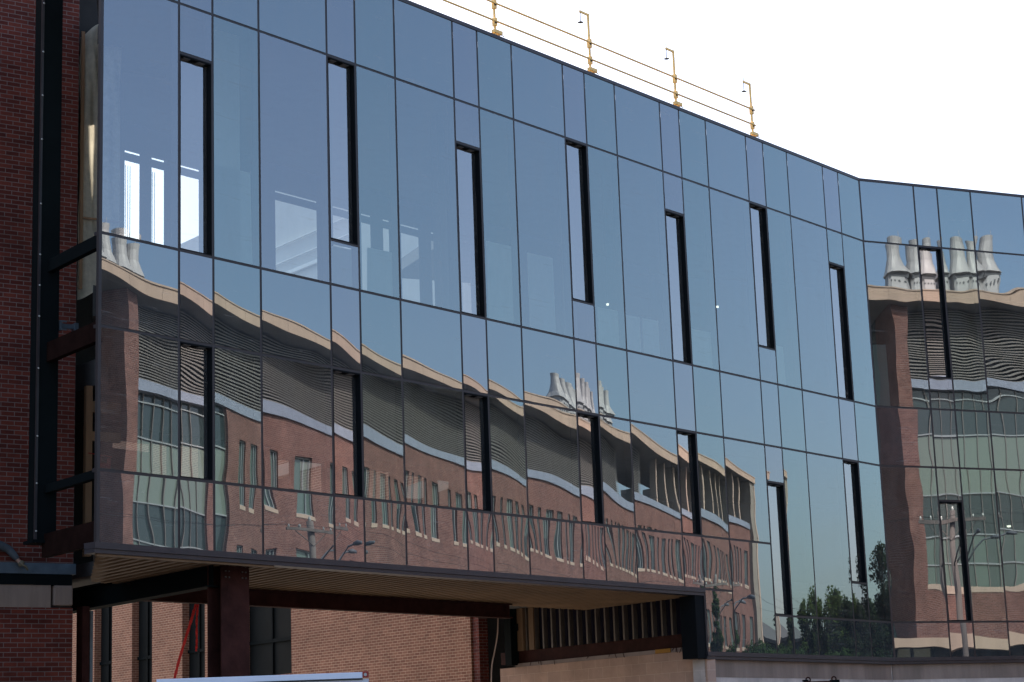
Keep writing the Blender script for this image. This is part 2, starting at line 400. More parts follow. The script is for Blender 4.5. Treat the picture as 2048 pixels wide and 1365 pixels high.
transom(-UL, -US[15], Z[4], AA); transom(-UL, -US[14], Z[5], AA)
transom(-US[15], -.03, Z[6], AA); transom(.03, XBE, Z[6], AB)
for x0, x1, z, rot in SUBT: transom(x0, x1, z, rot, .016, .007)
# coping at the roof edge, stepped dark flashing under the glass
MB().box(-UL-.05, .0, -.014, .30, Z[0]-.015, Z[0]+.045).build('coping', 'flashing_dark', GB, rotz=AA)
MB().box(.0, XBE, -.011, .30, Z[0]-.015, Z[0]+.043).build('coping', 'flashing_dark', GB, rotz=AB)
u13 = US[13]
b = MB(); b.box(-UL-.05, -u13, -.016, .20, Z[5]-.06, Z[5]+.018).box(-UL-.045, -u13, .004, .20, Z[5]-.115, Z[5]-.063)
b.build('sill_flashing', 'flashing_dark', GB, rotz=AA)
b = MB(); b.box(-u13-.03, 0, -.016, .20, Z[7]-.055, Z[7]+.018).box(-u13-.03, 0, .004, .20, Z[7]-.11, Z[7]-.058)
b.build('sill_flashing', 'flashing_dark', GB, rotz=AA)
b = MB(); b.box(0, XBE, -.014, .20, Z[7]-.054, Z[7]+.018).box(0, XBE, .006, .20, Z[7]-.109, Z[7]-.057)
b.build('sill_flashing', 'flashing_dark', GB, rotz=AB)

# skewed frame: a along the glass (dA), b back into the building along m
Lend = Vector((-5.18, 24.14, 0)); P13 = C - dA*u13
CmL = tuple(Lend-C)
def sk(a, bb, z): v = Lend - C + dA*a + mdir*bb; return Vector((v.x, v.y, z))
def skbox(a0, a1, b0, b1, z0, z1, mb=None):
    b = mb or MB()
    v = [b.bm.verts.new(sk(*p)) for p in ((a0, b0, z0), (a1, b0, z0), (a1, b1, z0), (a0, b1, z0), (a0, b0, z1), (a1, b0, z1), (a1, b1, z1), (a0, b1, z1))]
    for f in ((0, 3, 2, 1), (4, 5, 6, 7), (0, 1, 5, 4), (1, 2, 6, 5), (2, 3, 7, 6), (3, 0, 4, 7)): b.bm.faces.new([v[i] for i in f])
    return b
DEP = 7.2; AE = UL-.05
def slab(z0, z1, ins, name, mat):
    P = [Lend+dA*.07-nA*ins, Vector((-6.22, 28.85, 0)), Vector((-6.22, 28.85, 0))+mdir*3.4, Lend+dA*AE+mdir*DEP, Lend+dA*AE-nA*ins]
    b = MB(); v0 = [b.bm.verts.new((p.x-C.x, p.y-C.y, z0)) for p in P]; v1 = [b.bm.verts.new((p.x-C.x, p.y-C.y, z1)) for p in P]
    for k in range(5): b.bm.faces.new((v0[k], v0[(k+1) % 5], v1[(k+1) % 5], v1[k]))
    b.bm.faces.new(v0[::-1]); b.bm.faces.new(v1); return b.build(name, mat, GB)
# floors, roof
slab(7.35, 7.75, .22, 'floor_slab', 'interior_grey')
slab(4.52, 4.72, .22, 'floor_slab', 'interior_grey')
slab(12.75, 13.05, .32, 'roof', 'interior_grey')
b = MB(); sB = Matrix.Rotation(AB, 4, 'Z')
b.box(-7, XBE, .35, 9, 7.36, 7.74, sB).box(-7, XBE, .35, 9, 12.76, 13.04, sB).box(.1, XBE, .25, 9, 3.4, 3.6, sB)
b.build('floor_slab', 'interior_grey', GB)
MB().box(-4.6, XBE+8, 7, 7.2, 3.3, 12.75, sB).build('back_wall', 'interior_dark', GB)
# back wall with openings, parallel to the glass, 6.5 m behind it (x measured from the corner, leftwards)
def wall_openings(xl, xr, z0, z1, holes, y, t, mat, name):
    """wall in wing-A coordinates from u=xl (left) down to u=xr with rectangular holes (uL,uR,z0,z1) ordered left to right"""
    b = MB(); cur = xl
    for (uL, uR, a, c) in holes:
        if cur > uL: b.box(-cur, -uL, y, y+t, z0, z1)
        b.box(-uL, -uR, y, y+t, z0, a); b.box(-uL, -uR, y, y+t, c, z1); cur = uR
    b.box(-cur, -xr, y, y+t, z0, z1)
    return b.build(name, mat, GB, rotz=AA)
up_h = [(13.98, 13.63), (13.38, 13.08), (12.76, 12.27), (10.42, 9.31), (8.90, 8.30), (8.12, 7.83), (7.5, 7.3), (6.98, 6.43), (6.08, 5.63), (5.16, 4.85)]
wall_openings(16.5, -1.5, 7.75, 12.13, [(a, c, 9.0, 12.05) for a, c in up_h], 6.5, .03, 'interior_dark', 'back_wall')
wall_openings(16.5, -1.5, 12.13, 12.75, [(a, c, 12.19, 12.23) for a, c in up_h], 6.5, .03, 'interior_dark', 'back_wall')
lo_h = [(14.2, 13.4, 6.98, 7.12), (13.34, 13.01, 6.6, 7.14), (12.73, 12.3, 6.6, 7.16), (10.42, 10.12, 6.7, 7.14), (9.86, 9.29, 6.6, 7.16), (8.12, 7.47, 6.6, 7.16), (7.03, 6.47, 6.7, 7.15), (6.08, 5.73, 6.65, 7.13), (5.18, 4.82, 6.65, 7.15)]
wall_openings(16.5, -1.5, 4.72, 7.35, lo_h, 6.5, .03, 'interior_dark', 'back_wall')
# ribbed translucent infill in three of the openings
for (a, c) in up_h[:2]:
    b = MB(); x = -a
    while x < -c: b.box(x, x+.007, 6.72, 6.73, 9.0, 12.05); x += .05
    b.build('ribbed_infill', 'rib_white', GB, rotz=AA)
# interior steel posts
for a_ in (8.8, 12.4, 16.0):
    skbox(a_, a_+.2, 2.6, 2.8, 7.75, 12.75).build('interior_post', 'interior_grey', GB)
# open left end: steel beams running back along m, edge angles
for z, hgt in ((8.38, .17), (7.25, .26), (5.36, .11), (4.72, .30)):
    skbox(-.0, .09, .07, 1.62, z-hgt, z).build('steel_beam', 'dark_steel' if hgt < .2 else 'dark_primer', GB)
# exterior dark column carrying the screwed plate
colp = sk(0, 0, 0)
b = MB(); cv = Vector((-6.13, 25.4, 0))-C; Mc = Matrix.Translation(cv) @ Matrix.Rotation(gang, 4, 'Z')
b.box(-.145, .145, -.02, .22, 4.64, 14.5, Mc).box(-.19, .19, -.05, .25, 4.60, 4.64, Mc); co = b.build('steel_column', 'dark_steel', GB)
b = MB(); b.box(-.158, -.128, -.035, .0, 4.6, 14.5, Mc); b.build('edge_plate', 'mullion_paint', co)
rs = random.Random(3); zz = 4.75
while zz < 13.4:
    b = MB(); p = Mc @ Vector((-.142, -.045, zz)); b.tube([p+Vector((0, .01, 0)), p-Vector((0.002, .012, 0))], .011, 6)
    b.build('screw', 'porcelain', co); zz += rs.choice((.42, .62, .9, .7))
for q in (4.67, 7.50):
    b = MB(); b.box(.15, .18, -.05, .03, q-.065, q+.065, Mc).box(.15, .24, -.06, -.045, q-.065, q-.045, Mc).box(.15, .24, -.06, -.045, q+.045, q+.065, Mc).box(.36, .41, -.06, .05, q-.07, q+.05, Mc).box(.18, .36, -.03, .0, q-.03, q+.03, Mc)
    b.build('clip_bracket', 'galvanised', co)

# soffit deck: ribs run back along m
DEND = UL-u13
b = MB(); a = .10
while a < DEND-.05:
    bm_ = min(3.35, a*1.93); pr = [(a, 4.415), (a+.025, 4.335), (a+.115, 4.335), (a+.14, 4.415), (a+.2, 4.415)]
    for (p0, p1) in zip(pr, pr[1:]):
        b.quad(sk(p0[0], .02, p0[1]), sk(p1[0], .02, p1[1]), sk(p1[0], bm_, p1[1]), sk(p0[0], bm_, p0[1]))
    a += .2
b.build('soffit_deck', 'deck_steel', GB)
b = skbox(.02, 3.0, .04, .10, 4.285, 4.313); b.build('plywood_edge', 'plywood', GB)
# canopy steel: A-parallel beam 3 m back, its column, the diagonal beam, far post
def ibeam(p, q, h, wf, ztop, name='canopy_beam', mat='red_primer'):
    p, q = Vector(p), Vector(q); d = (q-p); L = d.length; ang = math.atan2(d.y, d.x)
    b = MB(); b.box(0, L, -wf/2, wf/2, -.02, 0).box(0, L, -wf/2, wf/2, -h, -h+.02).box(0, L, -.008, .008, -h+.02, -.02)
    return b.build(name, mat, GB, loc=(p.x-C.x, p.y-C.y, ztop), rotz=ang)
ibeam((-5.6, 28.35, 0), (-.22, 34.88, 0), .25, .16, 4.333)
ibeam((-4.12, 26.45, 0), (-6.95, 30.1, 0), .34, .22, 4.40, mat='dark_steel')
b = MB(); Mx = Matrix.Translation(Vector((-4.02, 26.55, 0))-C) @ Matrix.Rotation(AA, 4, 'Z')
b.box(-.13, .37, -.14, -.12, 0, 4.40, Mx).box(-.13, .37, .12, .14, 0, 4.40, Mx).box(.11, .13, -.12, .12, 0, 4.40, Mx)
b.build('canopy_column', 'red_primer', GB)
b = MB()
for z in (4.18, 4.26, 4.34):
    for x in (-.06, .0, .24, .30): p = Mx @ Vector((x, -.14, z)); q = Mx @ Vector((x, -.158, z)); b.tube([p, q], .012, 6)
b.build('bolt_group', 'bracket_grey', GB)['kind'] = 'stuff'
b = MB(); Mx = Matrix.Translation(Vector((-6.40, 28.92, 0))-C) @ Matrix.Rotation(gang, 4, 'Z'); b.box(-.06, .05, -.1, .1, 0, 4.06, Mx)
b.build('canopy_column', 'red_primer', GB)
b = MB(); Mx = Matrix.Translation(Vector((-6.32, 28.98, 0))-C) @ Matrix.Rotation(gang, 4, 'Z'); b.box(-.015, .03, -.05, .05, 0, 4.0, Mx)
b.build('conduit', 'galvanised', GB)
b = MB(); Mx = Matrix.Translation(Vector((-.22, 38.6, 0))-C) @ Matrix.Rotation(gang, 4, 'Z'); b.box(-.09, .09, -.1, .1, 3.44, 4.62, Mx)
b.prism([(0, 0), (.5, .34), (.5, .44), (0, .14)], (1, 0, 0), (0, 0, 1), (0, .06, 0), (-.22-C.x+.06, 38.5-C.y, 4.05))
b.build('canopy_column', 'dark_steel', GB)
# black return at the step in the glass
MB().box(-u13-.29, -u13-.032, .02, .34, Z[7]-.10, Z[5]-.12).build('return_panel', 'black_reveal', GB, rotz=AA)

# ------------------------------------------------------------------ walls under the canopy
gb = math.atan2(mdir.y, mdir.x)
BW = thing('block_wall', 'tan concrete block wall with bare metal studs on top, under the glass overhang', 'wall', tuple(P13), gb)
LW = 5.95
MBy().box(.05, LW, 0.0, .2, 0, 3.40).build('masonry', 'block_wall_mat', BW)
MBy().box(.05, LW-.5, -.004, .2, 3.402, 3.47).build('grout_cap', 'concrete', BW)
b = MBy(); b.box(.05, LW-.0, .03, .13, 3.69, 3.705).box(.05, LW-.0, .03, .04, 3.49, 3.69).box(.05, LW-.0, .03, .13, 3.475, 3.49); b.build('steel_channel', 'red_primer', BW)
MBy().box(.05, LW-.7, .16, .18, 3.71, 4.9).build('sheathing', 'purple_board', BW)
x = .12; i = 0
while x < LW-.75:
    b = MBy(); b.box(x, x+.014, .035, .125, 3.707, 4.9).box(x, x+.045, .033, .037, 3.707, 4.9).box(x, x+.045, .123, .127, 3.707, 4.9); b.build('stud', 'stud_metal', BW); x += .262; i += 1
MBy().box(LW-1.1, LW-.95, .0, .15, 3.707, 4.7).build('wood_post', 'plywood', BW)
MBy().box(LW-.78, LW-.6, -.01, .15, 3.707, 4.66).build('wood_post', 'plywood', BW)
MBy().box(.95, 1.35, -.02, .1, 3.402, 3.474).build('foam_block', 'yellow_foam', BW)
b = MBy(); rs = random.Random(5)
for i in range(14):
    x = rs.choice((rs.uniform(.1, 1), rs.uniform(2, 3.3), rs.uniform(4.0, 5.2))); z = 3.47
    b.tube([(x, -.01, z), (x+rs.uniform(-.06, .06), -.02, z-rs.uniform(.03, .09))], .006, 4)
b.build('tie_wire', 'red_primer', BW)
CW = thing('concrete_wall', 'grey stained concrete wall below the lower right glass', 'wall', tuple(C))
b = MB(); b.box(-u13+.02, .05, .10, .35, 0, 3.235); b.build('wall_panel', 'cast_block', CW, rotz=AA)
b = MB(); b.box(.0, XBE, .10, .35, 0, 3.235); b.build('wall_panel', 'cast_block', CW, rotz=AB)
b = MB(); b.box(-u13+.02, .0, .092, .11, 2.93, 3.234); b.build('stained_band', 'stained_concrete', CW, rotz=AA)
b = MB(); b.box(.0, XBE, .092, .11, 2.93, 3.233); b.build('stained_band', 'stained_concrete', CW, rotz=AB)

# ------------------------------------------------------------------ near brick building on the left
lw0 = Vector((-6.48, 28.58, 0)); la = R(90-56.5)
BB = thing('brick_building', 'dark red brick building at the left edge beside the open end of the glass box', 'building', tuple(lw0), la)
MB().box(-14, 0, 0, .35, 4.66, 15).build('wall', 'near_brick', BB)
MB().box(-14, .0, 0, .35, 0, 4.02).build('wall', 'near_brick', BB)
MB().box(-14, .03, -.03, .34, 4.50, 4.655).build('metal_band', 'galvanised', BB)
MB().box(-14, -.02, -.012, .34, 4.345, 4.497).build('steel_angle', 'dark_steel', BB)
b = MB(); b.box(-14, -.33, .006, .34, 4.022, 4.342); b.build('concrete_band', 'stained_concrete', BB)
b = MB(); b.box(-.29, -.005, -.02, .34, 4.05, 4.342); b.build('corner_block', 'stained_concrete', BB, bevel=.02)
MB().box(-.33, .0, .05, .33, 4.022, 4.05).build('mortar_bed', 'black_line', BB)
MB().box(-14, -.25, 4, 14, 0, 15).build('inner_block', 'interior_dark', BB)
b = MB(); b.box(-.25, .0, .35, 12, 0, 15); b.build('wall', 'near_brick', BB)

# plastic sheeting with wood studs in the open end
PS = thing('plastic_sheet', 'cream translucent plastic sheeting hung on wood studs beside the dark column', 'sheeting', (-6.3, 28.9, 0), la)
bm = bmesh.new(); rs = random.Random(9); nx, nz = 22, 90; V = []
x0, x1, z0, z1 = -.24, .42, 8.78, 12.95
for j in range(nz+1):
    for i in range(nx+1):
        x = x0+(x1-x0)*i/nx; z = z0+(z1-z0)*j/nz
        y = .02*math.sin(17*x+2.2*math.sin(1.3*z))+.012*math.sin(41*x+z*3+1.7*math.sin(2*z))+.01*math.sin(6*z+9*x)
        zz = z + (.12*math.sin(9*x+1) + .10*x if j > nz-4 else 0) - (.15*abs(math.sin(5*x)) if j < 3 else 0)
        V.append(bm.verts.new((x, y, zz)))
for j in range(nz):
    for i in range(nx): a = j*(nx+1)+i; bm.faces.new((V[a], V[a+1], V[a+nx+2], V[a+nx+1]))
me = bpy.data.meshes.new('sheet'); bm.to_mesh(me); bm.free(); me.materials.append(MATS['poly_sheet'])
for p in me.polygons: p.use_smooth = True
o = bpy.data.objects.new('sheet', me); COL.objects.link(o); o.parent = PS
b = MB(); b.box(-.24, -.185, -.045, -.032, 8.8, 12.9).box(.12, .16, .05, .09, 8.8, 13.2); b.build('wood_stud', 'lumber', PS)
b = MB(); b.box(-.2, .42, -.06, -.035, 9.9, 9.93); b.build('batten', 'lumber', PS)
MB().box(-.3, .5, .12, .2, 11.6, 13.4).build('sun_block', 'interior_dark', PS)  # added behind the sheet to keep sun off its upper part
MB().box(-.6, 1.4, .5, .6, 12.6, 15.2).build('sky_block', 'interior_dark', PS)  # added dark panel that blocks the bright sky above the sheeting
# lumber frame and standpipe lower down in the same opening
LF = thing('lumber_frame', 'rough wooden opening frame behind the steel beams below the sheeting', 'frame', (-6.3, 28.95, 0), la)
MB().box(-.10, .0, 0, .1, 4.8, 7.35).build('jamb', 'lumber', LF); MB().box(.0, .45, 0, .1, 6.95, 7.12).build('header', 'plywood', LF)
MB().box(.0, .45, 0, .1, 6.52, 6.66).build('blocking', 'lumber', LF)
SP = thing('standpipe', 'red fire standpipe with valve wheel in the opening left of the glass corner', 'pipe', (-6.18, 28.84, 0), la)
b = MB(); b.tube([(0, 0, 4.6), (0, 0, 5.75)], .035, 12).tube([(0, 0, 5.9), (0, 0, 6.28)], .04, 12); b.build('pipe', 'red_paint', SP, smooth=True)
b = MB(); b.tube([(0, 0, 5.75), (0, 0, 5.9)], .046, 12); b.build('coupling', 'porcelain', SP)
b = MB(); b.tube([(0, 0, 6.12), (.16, 0, 6.12)], .055, 10).tube([(.16, 0, 6.02), (.16, 0, 6.24)], .03, 8)
b.tube([(-.17, -.02, 6.30), (.2, -.02, 6.26)], .008, 6).tube([(.0, 0, 6.28), (0, 0, 6.34)], .02, 8); b.build('valve', 'red_paint', SP)

# ------------------------------------------------------------------ building seen through the canopy and the rear openings
W1 = Vector((-1.18, 45.07, 0))
NB = thing('neighbour_building', 'pinkish tan brick building with dark strip windows seen under the canopy', 'building', tuple(W1), gb)
wins = [(17.0, 18.35), (14.3, 16.0), (10.7, 12.7), (8.0, 9.85), (3.2+2.55, 7.85)]
# distances along m from the right end
def dst(x, y): return math.hypot(x+1.18, y-45.07)
strips = [(dst(-12.27, 59.37), dst(-13.0, 60.31)), (dst(-10.69, 57.34), dst(-11.47, 58.34)), (dst(-8.77, 54.86), dst(-9.57, 55.9)), (dst(-5.96, 51.24), dst(-7.5, 53.22))]
strips.sort()
b = MBy(); cur = 0.0
for a, c in strips: b.box(cur, a, 0, .4, 0, 9.2); cur = c
b.box(cur, 34, 0, .4, 0, 9.2); b.build('wall', 'back_brick', NB)
for a, c in strips:
    o = MBy().box(a+.002, c-.002, .22, .26, 0, 9.2).build('strip_window', 'strip_glass', NB)
    b = MBy(); b.box((a+c)/2-.03, (a+c)/2+.03, .17, .219, 0, 9.2)
    for z in (3.0, 4.9, 7.4): b.box(a+.002, c-.002, .17, .219, z, z+.09)
    b.build('window_frame', 'dark_steel', o)
MBy().box(0, 34, -.02, .4, 9.2, 9.5).build('stone_course', 'sill_stone', NB)
MBy().box(0, 34, .0, .4, 9.5, 11.6).build('upper_wall', 'back_brick', NB)
MBy().box(.0, 34, .41, 12, 0, 11.5).build('inner_block', 'interior_dark', NB)
MBy().box(0, 34, .4, 6, 11.6, 17.05).build('metal_storey', 'corrugated_white', NB)
MBy().box(0, 10.4, .5, 6, 17.05, 18.1).build('penthouse', 'corrugated_white', NB)
for z, hh in ((15.6, .03), (15.12, .03), (14.72, .10)): MBy().box(5.0, 9.6, .28, .35, z, z+hh).build('wall_rail', 'rib_white', NB)
b = MBy(); b.box(.002, 11.5, -.0, .01, 3.995, 4.03, Matrix.Translation((0, -.012, 0))); b.build('string_course', 'back_brick', NB)
b = MBy(); b.box(-.25, -.002, .05, .3, 0, 9); b.build('corner_return', 'near_brick', NB)
b = MBy(); b.box(-7, -.26, 1.0, 1.3, 0, 5.0); b.build('dark_wing', 'interior_grey', NB)

# ------------------------------------------------------------------ things inside, seen faintly through the glass
def dboard(x0, z1, x1, z0, lean, label, rot=AA):
    """board standing 1.8 m behind the glass"""
    sg = -1 if rot == AA else 1
    xa, xb = (sg*x0, sg*x1) if rot == AA else (x0, x1)
    q = C + Matrix.Rotation(rot, 3, 'Z') @ Vector(((xa+xb)/2, 1.8, 0)); w2 = abs(xb-xa)/2
    zb = 7.752
    b = MB(); b.prism([(-w2, 0), (w2, 0), (w2+lean, z1-zb), (-w2+lean, z1-zb-.02)], (1, 0, 0), (0, 0, 1), (0, .016, 0))
    o = b.build('drywall_panel', 'drywall', loc=(q.x, q.y, zb), rotz=rot)
    tag(o, label, 'board', 'pale boards standing behind the upper glass')
dboard(16.15, 12.6, 15.61, 10.5, 0, 'tall pale board behind the glass right of the first slot window from the left')
dboard(16.09, 10.47, 15.34, 9, -.06, 'wide lower pale board behind the second tall pane from the left')
dboard(13.67, 9.66, 13.13, 9, 0, 'short pale board behind the small pane under the second upper slot window')
dboard(12.93, 9.78, 12.26, 9, .06, 'leaning pale board just right of the second upper slot window')
dboard(9.91, 10.43, 9.15, 9, 0, 'pale board right of the third upper slot window')
dboard(8.8, 10.42, 8.08, 9, 0, 'pale board left of the fourth upper slot window')
dboard(6.81, 9.74, 6.1, 9, 0, 'pale board right of the fourth upper slot window')
dboard(5.97, 9.72, 5.51, 9, 0, 'narrow pale board, left one of the pair before the fifth upper slot window')
dboard(5.42, 9.74, 4.91, 9, 0, 'narrow pale board, right one of the pair before the fifth upper slot window')
dboard(3.85, 9.77, 3.14, 9, .03, 'pale board right of the fifth upper slot window')
dboard(.77, 9.85, .41, 9, -.05, 'small slanting pale board right of the sixth upper slot window')
dboard(1.3, 10.13, 1.64, 9, 0, 'greenish board behind the right wing near the inner corner', AB)
for (u, z, lab) in ((5.56, 10.07, 'small bright ceiling lamp glowing behind the glass right of the fourth upper slot window'), (1.77, 10.61, 'small bright ceiling lamp glowing behind the glass left of the sixth upper slot window')):
    q = C + Matrix.Rotation(AA, 3, 'Z') @ Vector((-u, 2.5, 0))
    t = thing('ceiling_lamp', lab, 'lamp', (q.x, q.y, z), 0, 'lit lamps inside the glass building')
    b = MB(); b.tube([(0, 0, -.005), (0, 0, .03)], .024, 14); b.build('lens', 'lamp_glow', t)
    b = MB(); b.tube([(0, 0, .031), (0, 0, .07)], [.04, .03], 14).tube([(0, 0, .07), (0, 0, 12.74-z)], .006, 6); b.build('housing', 'interior_grey', t)
q = C + Matrix.Rotation(AB, 3, 'Z') @ Vector((5.05, 2.5, 0))
t = thing('ceiling_lamp', 'small warm lamp glowing behind the far right pane of the right wing', 'lamp', (q.x, q.y, 6.32), 0, 'lit lamps inside the glass building')
b = MB(); b.tube([(0, 0, -.005), (0, 0, .03)], .045, 14); b.build('lens', 'lamp_glow', t)
b = MB(); b.tube([(0, 0, .031), (0, 0, .07)], [.06, .03], 14).tube([(0, 0, .07), (0, 0, 7.34-6.32)], .006, 6); b.build('housing', 'interior_grey', t)

# ------------------------------------------------------------------ roof guardrail
GR = thing('roof_guardrail', 'yellow safety guardrail with hooked posts along the roof edge', 'guardrail', tuple(C), AA)
PU = [14.11, 11.54, 8.98, 6.41, 3.84]
for u in PU:
    b = MB(); b.box(-u-.017, -u+.017, .08, .115, 13.215, 14.34)
    b.box(-u-.24, -u+.017, .085, .112, 14.298, 14.34).box(-u-.04, -u+.16, .06, .14, 13.29, 13.35).box(-u-.05, -u+.05, .06, .15, 13.205, 13.24)
    b.box(-u-.032, -u+.032, .06, .13, 13.41, 13.55).box(-u-.032, -u+.032, .06, .13, 13.71, 13.87)
    o = b.build('post', 'safety_yellow', GR, bevel=.004)
    b = MB(); b.tube([(-u-.03, .04, 13.47), (-u-.03, .054, 13.47)], .03, 8).tube([(-u-.03, .04, 13.78), (-u-.03, .054, 13.78)], .03, 8); b.build('knob', 'black_rubber', o)
    b = MB(); b.tube([(-u-.22, .10, 14.14), (-u-.22, .10, 14.42)], .008, 6).tube([(-u-.22, .10, 14.12), (-u-.22, .10, 14.14)], [.055, .02], 12)
    b.build('level_rod', 'bracket_grey', o)
    b = MB(); b.tube([(-u+.02, .10, 13.31), (-u+.24, .10, 13.29)], .008, 6); b.build('clamp_screw', 'bracket_grey', o)
for z in (13.48, 13.79):
    b = MB(); b.tube([(-PU[0]-3, .05, z), (-PU[-1]+.04, .05, z)], .018, 8); b.build('rail', 'safety_yellow', GR, smooth=True)

# ------------------------------------------------------------------ red lifting straps, hanging cable
b = MB(); pts = [(-5.05, 30.0, 4.1), (-5.13, 29.98, 3.75), (-5.2, 29.96, 3.5), (-5.3, 29.95, 3.2), (-5.36, 29.95, 3.0), (-5.42, 29.95, 2.7)]
def ribbon(pts, wd, mat, name, dx=1.0, amp=0):
    b = MB(); P = [Vector(p) for p in pts]; L = []
    for i, p in enumerate(P):
        a = amp*math.sin(i*2.1); h = Vector((math.cos(a), math.sin(a), 0))*wd/2
        L.append((p-h, p+h, p+h+Vector((0, .006, 0)), p-h+Vector((0, .006, 0))))
    V = [[b.bm.verts.new(q) for q in r] for r in L]
    for r, q in zip(V, V[1:]):
        for k in range(4): b.bm.faces.new((r[k], r[(k+1) % 4], q[(k+1) % 4], q[k]))
    b.bm.faces.new(V[0][::-1]); b.bm.faces.new(V[-1]); return b.build(name, mat)
def subdiv(pts, n=6):
    out = []
    P = [Vector(p) for p in pts]; P = [P[0]*2-P[1]]+P+[P[-1]*2-P[-2]]
    for i in range(1, len(P)-2):
        for k in range(n):
            t = k/n; a, b_, c, d = P[i-1:i+3]
            out.append(.5*((2*b_)+(-a+c)*t+(2*a-5*b_+4*c-d)*t*t+(-a+3*b_-3*c+d)*t*t*t))
    out.append(P[-2]); return out
# px (382,1208) .. (341,1358) at about 30 m
def onp(x, y, Y):
    dx, dy = (x-1024)/FPX, (682.5-y)/FPX
    v = fw + rt*dx + up*dy; return Vector((0, 0, 1.65)) + v*(Y/v.y)
ST = [(-4.862, 29.6, 4.106), (-4.935, 29.6, 3.872), (-5.031, 29.6, 3.567), (-5.124, 29.6, 3.263), (-5.193, 29.6, 2.98), (-5.232, 29.6, 2.7)]
o = ribbon(subdiv(ST), .045, 'strap_red', 'lifting_strap', amp=.5); tag(o, 'long bright red web strap hanging from the canopy beam left of the brown column', 'strap')
o = ribbon(subdiv([(-4.84, 29.62, 4.106), (-4.86, 29.62, 3.85), (-4.86, 29.62, 3.55), (-4.87, 29.62, 3.40)]), .035, 'strap_red', 'lifting_strap', amp=.8)
tag(o, 'short red web strap with frayed end hanging right of the long one', 'strap')
b = MB(); b.tube(subdiv([(-.42, 34.75, 4.10), (-.44, 34.7, 3.8), (-.50, 34.65, 3.5), (-.56, 34.6, 3.2), (-.58, 34.6, 2.6), (-.57, 34.6, 2.2)]), .014, 6)
o = b.build('hanging_cable', 'cable_skin', smooth=True); tag(o, 'pale cable hanging from the far end of the canopy beam', 'cable')

# ------------------------------------------------------------------ site sign and steel frame at the bottom edge
SG = thing('site_sign', 'white framed site board, its top edge just showing at the bottom of the picture', 'sign', (-2.62, 20, 0), R(1.2))
MB().box(-1.06, 1.06, 0, .03, 1.1, 2.50).build('board', 'sign_face', SG)
MB().box(-1.06, 1.0, -.02, .035, 2.505, 2.565).build('top_rail', 'white_frame', SG, bevel=.004)
MB().box(-1.06, 1.0, -.021, -.001, 2.492, 2.504).build('joint_line', 'black_line', SG)
MB().box(1.002, 1.06, -.025, .037, 2.51, 2.572).build('end_cap', 'red_paint', SG, bevel=.004)
b = MB(); b.tube([(1.03, -.03, 2.54), (1.03, -.026, 2.54)], .016, 12); b.build('rivet', 'porcelain', SG)
MB().box(-.95, -.87, .036, .12, 0, 2.45).build('post', 'galvanised', SG); MB().box(.87, .95, .036, .12, 0, 2.45).build('post', 'galvanised', SG)
SF = thing('steel_lifting_rack', 'dark red steel frame with ring lugs standing before the concrete wall', 'frame', (4.74, 32.0, -.07), R(5))
b = MB(); b.box(-.27, .27, -.04, .04, 2.73, 2.78).box(-.26, -.20, -.03, .03, .4, 2.73).box(.20, .26, -.03, .03, .4, 2.73).box(-.3, .3, -.3, .3, .3, .4).box(-.3, -.22, -.3, .3, 0, .3).box(.22, .3, -.3, .3, 0, .3)
b.build('frame', 'red_primer', SF)
for x in (-.2, .22):
    b = MB(); b.tube([(x+.035*math.cos(t*PI/6), 0, 2.81+.035*math.sin(t*PI/6)) for t in range(13)], .012, 6); b.build('ring_lug', 'red_primer', SF)
b = MB(); b.box(.16, .30, -.045, .045, 2.75, 2.795).box(-.29, -.2, -.03, .03, 2.78, 2.81); b.build('lug_plate', 'dark_steel', SF)

# ------------------------------------------------------------------ worker at the left edge (only the arm is in the picture)
PX, PY = -7.79, 27.42
LP = thing('lift_platform', 'scissor lift platform the worker stands on, outside the left edge', 'lift', (PX-.2, PY-.3, 0), la)
b = MB(); b.box(-.8, .35, -.5, .5, 3.42, 3.52).box(-.7, .25, -.4, .4, .25, .75); b.build('deck', 'safety_yellow', LP)
b = MB()
for k in range(3):
    z0_, z1_ = .75+k*.89, .75+(k+1)*.89
    b.tube([(-.7, -.35, z0_), (.25, -.35, z1_)], .04, 6).tube([(.25, -.35, z0_), (-.7, -.35, z1_)], .04, 6).tube([(-.7, .35, z0_), (.25, .35, z1_)], .04, 6).tube([(.25, .35, z0_), (-.7, .35, z1_)], .04, 6)
b.build('scissor_arm', 'dark_steel', LP)
for (x, y) in ((-.6, -.42), (.15, -.42), (-.6, .42), (.15, .42)):
    b = MB(); b.tube([(x, y-.06, .2), (x, y+.06, .2)], .2, 14); b.build('wheel', 'black_rubber', LP)
b = MB()
for x in (-.78, .33):
    for y in (-.48, .48): b.tube([(x, y, 3.52), (x, y, 4.5)], .02, 6)
b.tube([(-.78, -.48, 4.5), (.33, -.48, 4.5)], .02, 6).tube([(-.78, .48, 4.5), (-.78, -.48, 4.5)], .02, 6); b.build('handrail', 'safety_yellow', LP)
def skin_obj(name, verts, edges, mat, parent, sub=2):
    me = bpy.data.meshes.new(name); me.from_pydata([v[:3] for v in verts], edges, []); me.materials.append(MATS[mat])
    o = bpy.data.objects.new(name, me); COL.objects.link(o)
    if parent: o.parent = parent
    sm = o.modifiers.new('skin', 'SKIN'); sm.use_smooth_shade = True
    for i, v in enumerate(verts):
        r_ = v[3]; me.skin_vertices[0].data[i].radius = (r_, r_) if not isinstance(r_, tuple) else r_
        me.skin_vertices[0].data[i].use_root = (i == 0)
    ss = o.modifiers.new('sub', 'SUBSURF'); ss.levels = sub; ss.render_levels = sub
    return o
PE = thing('person', 'worker in red vest and grey sleeve reaching a gloved hand onto the wall ledge', 'person', (0, 0, 0))
